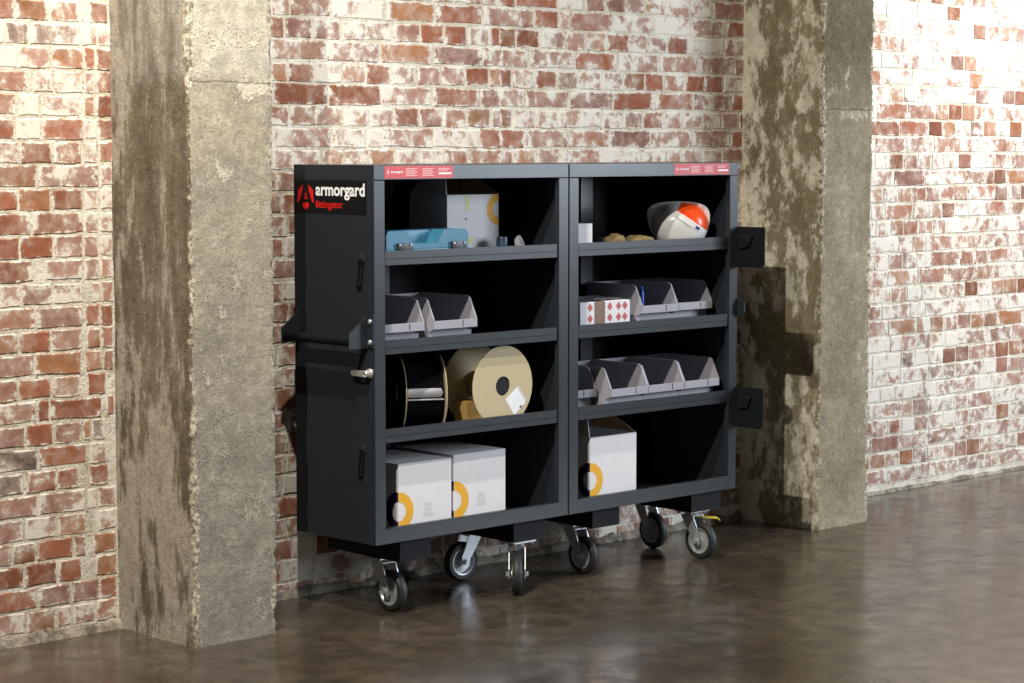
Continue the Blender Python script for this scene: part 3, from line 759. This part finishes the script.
# ------------------------------------------------------------------ cartons
def arc_half(bm, cx, cz, y, r0, r1, a0, a1, zmin, mapf, n=24):
    inner, outer = [], []
    for i in range(n+1):
        a = a0+(a1-a0)*i/n
        inner.append((cx+r0*math.cos(a), cz+r0*math.sin(a))); outer.append((cx+r1*math.cos(a), cz+r1*math.sin(a)))
    vi = [bm.verts.new(mapf(p)) for p in inner]; vo = [bm.verts.new(mapf(p)) for p in outer]
    for i in range(n): bm.faces.new((vi[i], vo[i], vo[i+1], vi[i+1]))
def carton(name, label, x0, y0, z0, w_, d_, h_, openflap=False, ring=None, navy=True, group=None):
    c = thing(name, label, 'box', (x0+w_/2, y0+d_/2, z0), group)
    t = 0.004; x1, y1, z1 = x0+w_, y0+d_, z0+h_
    b = B()
    box(b, x0, x1, y0, y0+t, z0, z1); box(b, x0, x1, y1-t, y1, z0, z1)
    box(b, x0, x0+t, y0+t, y1-t, z0, z1); box(b, x1-t, x1, y0+t, y1-t, z0, z1); box(b, x0+t, x1-t, y0+t, y1-t, z0, z0+t)
    part('carton_body', b, MAT_CARD, c, None)
    if openflap:
        fh = 0.5*d_ if openflap is True else openflap
        # back flap up and leaning, side flaps up, front flap folded down inside
        b = B(); prism(b, [(x0+0.004, y1-t, z1+0.0005), (x1-0.004, y1-t, z1+0.0005), (x1-0.05, y1-0.03, z1+fh), (x0+0.05, y1-0.03, z1+fh)], (0, 0.003, 0))
        part('flap', b, MAT_KRAFT, c, None, 'bare brown inside of the raised flap')
        b = B(); prism(b, [(x0, y0+0.004, z1+0.0005), (x0, y1-0.004, z1+0.0005), (x0+0.03, y1-0.05, z1+fh*0.96), (x0+0.03, y0+0.045, z1+fh*0.96)], (0.003, 0, 0))
        part('flap', b, MAT_CARD, c, None)
        b = B(); prism(b, [(x1-0.003, y0+0.004, z1+0.0005), (x1-0.003, y1-0.004, z1+0.0005), (x1-0.035, y1-0.05, z1+fh*0.9), (x1-0.035, y0+0.10, z1+fh*0.9)], (0.003, 0, 0))
        part('flap', b, MAT_KRAFT, c, None)
    else:
        b = B(); box(b, x0, x1, y0, (y0+y1)/2-0.001, z1+0.0003, z1+0.0033); part('flap', b, MAT_CARD, c, None)
        b = B(); box(b, x0, x1, (y0+y1)/2+0.001, y1, z1+0.0003, z1+0.0033); part('flap', b, MAT_CARD, c, None)
    if ring:
        side, cz, r0, r1 = ring
        e = 0.0006
        if side == 'l':
            b = B(); arc_half(b, x0, cz, y0, r0, r1, -PI/2, PI/2, z0, lambda p: (p[0], y0-e, max(p[1], z0+0.001)))
            part('printed_ring', b, MAT_RING, c, None, 'amber half ring')
            if navy:
                b = B(); arc_half(b, y0, cz, y0, r0, r1, -PI/2, PI/2, z0, lambda p: (x0-e, p[0], max(p[1], z0+0.001)))
                part('printed_ring', b, MAT_NAVY, c, None, 'navy half ring')
        else:
            b = B(); arc_half(b, x1, cz, y0, r0, r1, PI/2, 3*PI/2, z0, lambda p: (p[0], y0-e, p[1]))
            part('printed_ring', b, MAT_RING, c, None, 'amber half ring')
    return c
def patch(c, mat, x0, x1, y, z0, z1, name='print_patch'):
    b = B(); b.faces.new([b.verts.new(p) for p in ((x0, y, z0), (x1, y, z0), (x1, y, z1), (x0, y, z1))])
    return part(name, b, mat, c, None)
GB = 'white cartons printed with a ring'
k1 = carton('carton', 'closed white carton with amber ring at the left end of the bottom shelf, left half', 0.146, 0.055, FL0, 0.238, 0.30, 0.236, False, ('l', 0.350, 0.033, 0.066), True, GB)
k2 = carton('carton', 'closed white carton second from the left on the bottom shelf, left half', 0.402, 0.062, FL0, 0.243, 0.30, 0.242, False, ('l', 0.358, 0.035, 0.068), True, GB)
for (xa, za) in ((0.256, 0.322), (0.507, 0.330)):
    b = B()
    for i in range(3): b.faces.new([b.verts.new(p) for p in ((xa+0.004*i, 0.0545 if xa < .4 else 0.0615, za+0.017*i), (xa+0.045-0.004*i, 0.0545 if xa < .4 else 0.0615, za+0.017*i), (xa+0.045-0.004*i, 0.0545 if xa < .4 else 0.0615, za+0.017*i+0.013), (xa+0.004*i, 0.0545 if xa < .4 else 0.0615, za+0.017*i+0.013))])
    part('faint_print', b, MAT_GHOST, k1 if xa < .4 else k2, None)
k3 = carton('carton', 'open white carton with raised flaps on the bottom shelf, right half', 1.056, 0.05, FL0, 0.244, 0.24, 0.246, 0.074, ('l', 0.360, 0.034, 0.066), True, GB)
k4 = carton('carton', 'open white carton with raised flaps on the top shelf behind the blue case', 0.470, 0.168, SH[0], 0.243, 0.20, 0.217, 0.085, ('r', 1.350, 0.029, 0.056), False, GB)
patch(k4, MAT_NAVY, 0.552, 0.562, 0.1675, 1.317, 1.322, 'printed_mark'); patch(k4, MAT_LIME, 0.556, 0.572, 0.1675, 1.345, 1.400, 'faded_mark'); patch(k4, MAT_LIME, 0.560, 0.590, 0.1675, 1.232, 1.255, 'faded_mark')
# plain white packet at the back of the right top shelf
c = carton('small_carton', 'small plain white box on the right top shelf beside the tan gloves', 0.936, 0.05, SH[0], 0.128, 0.10, 0.105)

# red and white printed carton, right second shelf
px0, px1, py0 = 1.000, 1.262, 0.048; pz1 = SH[1]+0.118
c = thing('printed_carton', 'white carton with red diamond print and brown tape on the second shelf, right half', 'box', ((px0+px1)/2, py0+0.11, SH[1]))
b = B(); box(b, px0, px1, py0, py0+0.22, SH[1], pz1, bev=0.002); part('carton_body', b, MAT_CARD, c, 30)
b = B(); xt = px0+0.074
box(b, xt, xt+0.055, py0-0.0008, py0-0.0001, SH[1]+0.001, pz1-0.001); box(b, xt, xt+0.055, py0, py0+0.20, pz1+0.0001, pz1+0.0008); part('packing_tape', b, MAT_TAPE, c, None)
for xd in (px0+0.052, px0+0.154, px0+0.200, px0+0.245-0.012):
    for zd in (SH[1]+0.098, SH[1]+0.058):
        b = B(); b.faces.new([b.verts.new((xd+a, py0-0.0006, zd+z)) for a, z in ((-0.014, 0), (0, -0.016), (0.014, 0), (0, 0.016))])
        part('printed_diamond', b, MAT_REDP, c, None)

b = B(); n = 14
g = [[b.verts.new((px0+0.02+0.22*i/n, py0+0.02+0.17*j/6, pz1+0.003+0.012*abs(mnoise.noise(Vector((i*.6, j*.7, 2)))))) for j in range(7)] for i in range(n+1)]
for i in range(n):
    for j in range(6): b.faces.new((g[i][j], g[i+1][j], g[i+1][j+1], g[i][j+1]))
part('loose_wrap', b, MAT_FOIL, c, 60)

# small kraft box beside the tan reel
c = thing('small_kraft_box', 'small orange-brown cardboard box between the two cable reels', 'box', (0.53, 0.15, SH[2]))
b = B(); box(b, 0.497, 0.562, 0.095, 0.168, SH[2], SH[2]+0.091, bev=0.0015)
M = Matrix.Translation((0.53, 0.132, 0)) @ Matrix.Rotation(math.radians(-4), 4, 'Z') @ Matrix.Translation((-0.53, -0.132, 0)); xform(b, M)
part('carton_body', b, MAT_KRAFTO, c, 30)
b = B(); box(b, 0.522, 0.536, 0.095, 0.168, SH[2]+0.0911, SH[2]+0.0918); xform(b, M); part('lid_seam', b, MAT_TAPE, c, None)

# ------------------------------------------------------------------ picking bins
def make_bin(loc, label, group):
    W_, L_, H_ = 0.197, 0.285, 0.165
    u = thing('storage_bin', label, 'bin', loc, group); x0, y0, z0 = loc; x1 = x0+W_; y1 = y0+L_; t = 0.0035
    lip0, lip1 = z0+0.062, z0+0.090
    prof = [(y0+0.028, z0), (y1, z0), (y1, z0+H_), (y0+0.048, z0+H_), (y0+0.034, z0+H_-0.006), (y0, lip1), (y0, lip0), (y0+0.028, lip0-0.012)]
    b = B()
    prism(b, [(x0, y, z) for y, z in prof], (t, 0, 0)); prism(b, [(x1-t, y, z) for y, z in prof], (t, 0, 0))
    box(b, x0+t, x1-t, y0+0.028, y1, z0, z0+t); box(b, x0+t, x1-t, y1-t, y1, z0+t, z0+H_)
    box(b, x0+t, x1-t, y0+0.028, y0+0.031, z0+t, lip0)
    part('bin_body', b, MAT_BIN, u, None)
    b = B(); box(b, x0, x1, y0-0.004, y0-0.0004, lip0-0.001, lip1, bev=0.001); box(b, x0+t, x1-t, y0, y0+0.028, lip0, lip0+0.003)
    lp_ = part('front_lip', b, MAT_BIN, u, None)
    b = B(); box(b, x0+0.128, x0+0.131, y0-0.005, y0-0.0042, lip0+0.004, lip1-0.002); part('label_slot', b, MAT_BINDARK, lp_, None)
    for xa in (x0-0.001, x1-0.005):
      b = B(); prism(b, [(xa, y0-0.001, lip1+0.001), (xa, y0+0.033, z0+H_-0.004), (xa, y0+0.048, z0+H_+0.002), (xa, y1, z0+H_+0.002), (xa, y1, z0+H_-0.003), (xa, y0+0.050, z0+H_-0.003), (xa, y0+0.037, z0+H_-0.008), (xa, y0+0.005, lip1+0.001)], (0.006, 0, 0))
      part('rim', b, MAT_BIN, u, None)
    return u
GBIN = 'grey plastic picking bins'
b0 = make_bin((0.302, 0.050, SH[1]), 'grey open-front bin standing alone right of its neighbour on the left second shelf', GBIN)
def copy_tree(o, parent=None):
    c = o.copy(); COL.objects.link(c); c.parent = parent
    for ch in list(o.children): copy_tree(ch, c)
    return c
def place_bin(loc, label):
    c = copy_tree(b0); c.location = loc; c['label'] = label; return c
place_bin((0.062, 0.050, SH[1]), 'grey open-front bin cut off by the left post on the left second shelf')
place_bin((1.336, 0.060, SH[1]), 'grey open-front bin holding blue cans on the right second shelf')
place_bin((1.546, 0.075, SH[1]), 'empty grey open-front bin at the right end of the right second shelf')
place_bin((0.925, 0.085, SH[2]), 'grey open-front bin set back behind the post, leftmost on the right third shelf')
place_bin((1.140, 0.028, SH[2]), 'grey open-front bin second from left on the right third shelf')
place_bin((1.340, 0.030, SH[2]), 'grey open-front bin third from left on the right third shelf')
place_bin((1.541, 0.032, SH[2]), 'grey open-front bin at the right end of the right third shelf')
# cans in the bin
def can(x, y, z, r, h, mat, cap, label):
    c = thing('spray_can', label, 'can', (x, y, z), 'cans in the grey bin')
    b = B(); lathe(b, [(0, 0), (r, 0), (r, h*0.8), (r*0.7, h*0.88), (r*0.5, h*0.9), (0, h*0.9)], (x, y, z), (0, 0, 1), 20); part('can_body', b, mat, c, 40)
    b = B(); lathe(b, [(0.0, h*0.9), (r*0.5, h*0.9), (r*0.5, h), (0, h)], (x, y, z+0.0003), (0, 0, 1), 16); part('cap', b, cap, c, 40)
zb_ = SH[1]+0.0036
can(1.447, 0.165, zb_, 0.010, 0.150, MAT_CAN, MAT_CAN, 'slim bright blue can standing in the grey bin on the second shelf')
can(1.412, 0.160, zb_, 0.022, 0.135, MAT_CAN2, MAT_BLACK, 'wide dark blue can standing in the grey bin on the second shelf')

# ------------------------------------------------------------------ blue tool case
x0, x1, y0, y1, z0, z1 = 0.066, 0.440, 0.022, 0.158, SH[0], SH[0]+0.106
c = thing('tool_case', 'teal blue plastic tool case with two black latches on the left top shelf', 'case', ((x0+x1)/2, (y0+y1)/2, z0))
b = B()
nx0, nx1 = x0+0.115, x0+0.235; zn = z0+0.062
outl = [(x0+0.004, z0+0.046), (x1-0.004, z0+0.046), (x1-0.004, z1-0.016), (x1-0.018, z1), (nx1+0.022, z1), (nx1-0.004, zn), (nx0+0.004, zn), (nx0-0.020, z1), (x0+0.016, z1), (x0+0.004, z1-0.014)]
prism(b, [(x, y0, z) for x, z in outl], (0, 0.060, 0))
box(b, x0+0.004, x1-0.004, y0+0.060, y1, z0+0.046, z1, bev=0.008)
part('lid', b, MAT_BLUE, c, 30)
b = B(); box(b, x0, x1, y0-0.002, y1+0.002, z0, z0+0.0455, bev=0.006); part('case_base', b, MAT_BLUE, c, 30)
for xl in (x0+0.046, x0+0.286):
    b = B(); box(b, xl, xl+0.064, y0-0.010, y0-0.0025, z0+0.030, z0+0.066, bev=0.003); l_ = part('latch', b, MAT_BLACK, c, 30)
    for xo in (0.006, 0.054):
        b = B(); rod(b, (xl+xo, y0-0.011, z0+0.060), (xl+xo+0.004, y0-0.011, z0+0.060), 0.005, 10); part('latch_pin', b, MAT_ZINC, l_, 30)

# small tins at the right of the left top shelf
c = thing('small_tin', 'small dark blue tin beside the open carton on the left top shelf', 'tin', (0.680, 0.115, SH[0]))
b = B(); lathe(b, [(0, 0), (0.020, 0), (0.020, 0.066), (0.018, 0.070), (0, 0.070)], (0.680, 0.115, SH[0]), (0, 0, 1), 20); part('can_body', b, MAT_CAN2, c, 40)
b = B(); lathe(b, [(0.0203, 0.022), (0.0206, 0.024), (0.0206, 0.052), (0.0203, 0.054)], (0.680, 0.115, SH[0]), (0, 0, 1), 20); part('paper_band', b, simple('teal_label', (0.01, 0.04, 0.07), 0.5), c, 40)
b = B(); lathe(b, [(0.006, 0), (0.022, 0.0), (0.024, 0.008), (0.022, 0.018), (0.006, 0.018), (0.006, 0)], (0.728, 0.085, SH[0]+0.037), (0.4, -0.8, 0.5), 20)
for v in b.verts: pass
zmin = min(v.co.z for v in b.verts); bmesh.ops.translate(b, vec=(0, 0, SH[0]-zmin), verts=b.verts)
bmesh.ops.scale(b, vec=(1, 1, 1.6), space=Matrix.Translation((-0.728, -0.085, -SH[0])), verts=b.verts)
single('tape_roll', b, MAT_FOIL, 'small grey roll of tape on the left top shelf near the right post', 'tape', (0.728, 0.085, SH[0]))

# ------------------------------------------------------------------ cable reels
def disc(bm, C, ax, R, t, hole=0.0, seg=56):
    lathe(bm, [(hole, -t/2), (R-0.0008, -t/2), (R, -t/2+0.0008), (R, t/2-0.0008), (R-0.0008, t/2), (hole, t/2)] + ([(hole, -t/2)] if hole else []), C, ax, seg)
R = 0.131; C0 = Vector((0.264, 0.190, SH[2]+R)); ax = Vector((0.88, -0.47, 0)).normalized()
c = thing('cable_reel', 'reel wound with black cable and a silver band, left on the third shelf', 'reel', (C0.x+0.085, C0.y, SH[2]))
for tt, mt in ((0.0, MAT_KRAFTL), (0.140, MAT_KRAFTL)):
    b = B(); disc(b, C0+ax*tt, ax, R, 0.003, 0.03); part('flange', b, mt, c, 40)
b = B(); disc(b, C0-ax*0.0022, ax, R-0.004, 0.001, 0.03); part('flange_face', b, MAT_BLACK, c, 40)
b = B(); pr = [(0.03, 0.002)]
for i in range(19): pr += [(0.112, 0.003+i*0.007), (0.115, 0.0065+i*0.007)]
pr += [(0.03, 0.1375)]
lathe(b, pr, C0, ax, 56); part('wound_cable', b, MAT_FILM, c, 60)
b = B(); q = ax.to_track_quat('Z', 'Y').to_matrix()
rows = []
up = Vector((0, 0, 1)); fr = ax.cross(up)
if fr.y > 0: fr = -fr
for (a0_, a1_, e0, e1) in ((-2, 13, 0.003, 0.128), (-8, -4.5, 0.003, 0.134)):
    n = 8; g = []
    for i in range(n+1):
        a = math.radians(a0_+(a1_-a0_)*i/n); dirv = fr*math.cos(a)+up*math.sin(a)
        rr_ = 0.1162+0.004*math.sin(PI*i/n)
        g.append((b.verts.new(C0+ax*e0+dirv*rr_), b.verts.new(C0+ax*(e1-0.012*abs(i-n/2)/n)+dirv*rr_)))
    for p_, q_ in zip(g, g[1:]): b.faces.new((p_[0], p_[1], q_[1], q_[0]))
part('silver_band', b, MAT_SILVER, c, 60, 'silver foil band')

R = 0.1415; ax = Vector((0, -1, 0)); C0 = Vector((0.604, 0.032, SH[2]+R+0.0005))
c = thing('cable_reel', 'tan cardboard reel with paper label on its flange, third shelf of the left half', 'reel', (C0.x+0.02, C0.y+0.08, SH[2]))
b = B(); disc(b, C0, ax, R, 0.004, 0.034); fl_ = part('flange', b, MAT_KRAFTL, c, 40)
b = B(); disc(b, C0-ax*0.150, ax, R, 0.004, 0.034); part('flange', b, MAT_KRAFTL, c, 40)
b = B(); lathe(b, [(0.035, -0.1475), (0.043, -0.1475), (0.043, -0.0025), (0.035, -0.0025), (0.035, -0.1475)], C0, ax, 40); part('core', b, MAT_KRAFT, c, 40)
b = B(); lathe(b, [(0, -0.0035), (0.0335, -0.0035), (0.0335, -0.0030), (0, -0.0030)], C0, ax, 40); part('core_shade_disc', b, MAT_DARK, c, 40, 'black disc painting the shade in the core opening')  # black disc stands in for the shade inside the hollow core
hx = up.cross(ax).normalized()
if hx.x < 0: hx = -hx
def on_flange(a, z, e=0.0004): return C0+hx*a+up*z+ax*(0.002+e)
def turned(cx, cz, hw, hh, ang): 
    ca, sa = math.cos(ang), math.sin(ang)
    return [(cx+ca*u_-sa*v_, cz+sa*u_+ca*v_) for u_, v_ in ((-hw, -hh), (hw, -hh), (hw, hh), (-hw, hh))]
b = B(); b.faces.new([b.verts.new(on_flange(*p)) for p in turned(0.060, -0.056, 0.034, 0.036, math.radians(36))]); pl_ = part('paper_label', b, MAT_PRINT, fl_, None, 'white paper label')
b = B(); b.faces.new([b.verts.new(on_flange(*p, 0.0006)) for p in turned(0.089, -0.033, 0.0045, 0.035, math.radians(36))]); part('label_edge', b, MAT_GHOST, fl_, None)
b = B(); b.faces.new([b.verts.new(on_flange(*p, 0.0008)) for p in turned(0.084, -0.078, 0.006, 0.003, math.radians(36))]); part('label_mark', b, MAT_LABEL, fl_, None)

# ------------------------------------------------------------------ helmet lying on its side (crown towards the viewer)
c = thing('safety_helmet', 'white safety helmet with orange rear panel on the right top shelf', 'helmet', (1.63, 0.13, SH[0]))
vr = Vector((0.73, -0.69, 0)).normalized(); vf = Vector((-0.69, -0.73, 0)).normalized()
tilt = math.radians(14); crown = (vf*math.cos(tilt)-up*math.sin(tilt)).normalized(); upv = vr.cross(crown)
if upv.z < 0: upv = -upv
HC = Vector((1.628, 0.140, SH[0]+0.0905))
def hp(u_, v_, h_): return HC+vr*u_+upv*v_+crown*h_
def sgn(v, e): return math.copysign(abs(v)**e, v)
b = B(); nu, nv = 56, 16; rings = []
la, lb, hh = 0.107, 0.086, 0.100
for j in range(nv):
    ph = (PI/2)*j/nv; s = math.cos(ph)**0.62
    rings.append([b.verts.new(hp(la*s*sgn(math.cos(2*PI*i/nu), 0.86), lb*s*sgn(math.sin(2*PI*i/nu), 0.86), hh*math.sin(ph)+0.004)) for i in range(nu)])
apex = b.verts.new(hp(0, 0, hh+0.004))
for j in range(nv):
    for i in range(nu):
        i2 = (i+1) % nu
        if j+1 < nv: b.faces.new((rings[j][i], rings[j][i2], rings[j+1][i2], rings[j+1][i]))
        else: b.faces.new((rings[j][i], rings[j][i2], apex))
nrm = (vr*0.55+up*0.83).normalized(); tang = (vr*0.83-up*0.55).normalized(); edge_o = 0.036
for o_ in (edge_o,): bmesh.ops.bisect_plane(b, geom=b.verts[:]+b.edges[:]+b.faces[:], plane_co=HC+nrm*o_, plane_no=nrm)
bmesh.ops.bisect_plane(b, geom=b.verts[:]+b.edges[:]+b.faces[:], plane_co=HC-tang*0.042, plane_no=tang)
for f in b.faces:
    d_ = f.calc_center_median()-HC
    f.material_index = 1 if d_.dot(nrm) > edge_o and d_.dot(tang) > -0.042 else 0
from mathutils.bvhtree import BVHTree
b.normal_update(); shell_tree = BVHTree.FromBMesh(b)
def surf(s_, o_, lift):
    q_ = HC+tang*s_+nrm*o_
    hit = shell_tree.ray_cast(q_+vf*0.4, -vf)[0]
    return (hit if hit is not None else q_)+vf*lift
strips = []
def strip(o0, o1, s0, s1, lift, n=14):
    bb = B(); g = [(bb.verts.new(surf(s0+(s1-s0)*k/n, o0, lift)), bb.verts.new(surf(s0+(s1-s0)*k/n, o1, lift))) for k in range(n+1)]
    for p_, q_ in zip(g, g[1:]): bb.faces.new((p_[0], p_[1], q_[1], q_[0]))
    return bb
ridge = strip(0.014, 0.033, -0.040, 0.070, 0.0022); seam_ = strip(0.0115, 0.0135, -0.036, 0.034, 0.0008); mark = strip(0.019, 0.029, 0.050, 0.066, 0.0030, 4)
part('shell', b, [MAT_HELMET, MAT_ORANGE], c, 60)
part('ridge', ridge, MAT_HELMET, c, 60); part('seam', seam_, MAT_FOIL, c, 60); part('printed_mark', mark, MAT_BLUEP, c, None, 'small blue mark')
b = B(); qs = []
for (r_, h0) in ((1, -0.004), (1, 0.004), (0, 0.0045), (0, -0.0035)):
    ring = []
    for k in range(72):
        a = 2*PI*k/72
        ov = (0.002+0.024*max(0, math.cos(a-math.radians(150)))**8+0.014*max(0, math.cos(a-math.radians(32)))**8) if r_ else -0.006
        ring.append(b.verts.new(hp((la+ov)*sgn(math.cos(a), 0.86), (lb+ov)*sgn(math.sin(a), 0.86), h0)))
    qs.append(ring)
for A_, B_ in zip(qs, qs[1:]+qs[:1]):
    for k in range(72): b.faces.new((A_[k], A_[(k+1) % 72], B_[(k+1) % 72], B_[k]))
part('brim', b, MAT_HELMET, c, 40)

# ------------------------------------------------------------------ gloves
def blob(name, label, cx, cy, sx, sy, sz, seed, rot):
    b = B(); bmesh.ops.create_icosphere(b, subdivisions=4, radius=1.0)
    for v in b.verts:
        n = mnoise.noise(v.co*1.6+Vector((seed, 0, 0))); r_ = 1+0.22*n+0.10*mnoise.noise(v.co*4+Vector((seed, 5, 0)))
        # finger grooves along one end
        if v.co.x > 0.15: r_ *= 1-0.16*(0.5+0.5*math.cos(v.co.y*13))*min(1, (v.co.x-0.15)*2)
        v.co = Vector((v.co.x*sx*r_, v.co.y*sy*r_, max(v.co.z, -0.55)*sz*r_))
    xform(b, Matrix.Translation((cx, cy, 0)) @ Matrix.Rotation(rot, 4, 'Z'))
    zm_ = min(v.co.z for v in b.verts); bmesh.ops.translate(b, vec=(0, 0, SH[0]-zm_), verts=b.verts)
    t_ = thing(name, label, 'glove', (cx, cy, SH[0]), 'tan work gloves')
    part('palm', b, MAT_GLOVE, t_, 60)
    b = B(); e = Vector((-math.cos(rot), -math.sin(rot), 0))
    o = Vector((cx, cy, SH[0]+0.026))+e*sx*0.80
    lathe(b, [(0.022, 0), (0.026, 0.006), (0.027, 0.035), (0.023, 0.038), (0.021, 0.008)], o, e, 20)
    part('cuff', b, MAT_GLOVED, t_, 60)
blob('work_glove', 'crumpled tan leather work glove on the right top shelf, right one of the pair', 1.382, 0.115, 0.068, 0.040, 0.036, 2.0, math.radians(-30))
blob('work_glove', 'crumpled tan leather work glove next to the small white box', 1.262, 0.125, 0.046, 0.034, 0.040, 6.0, math.radians(-50))
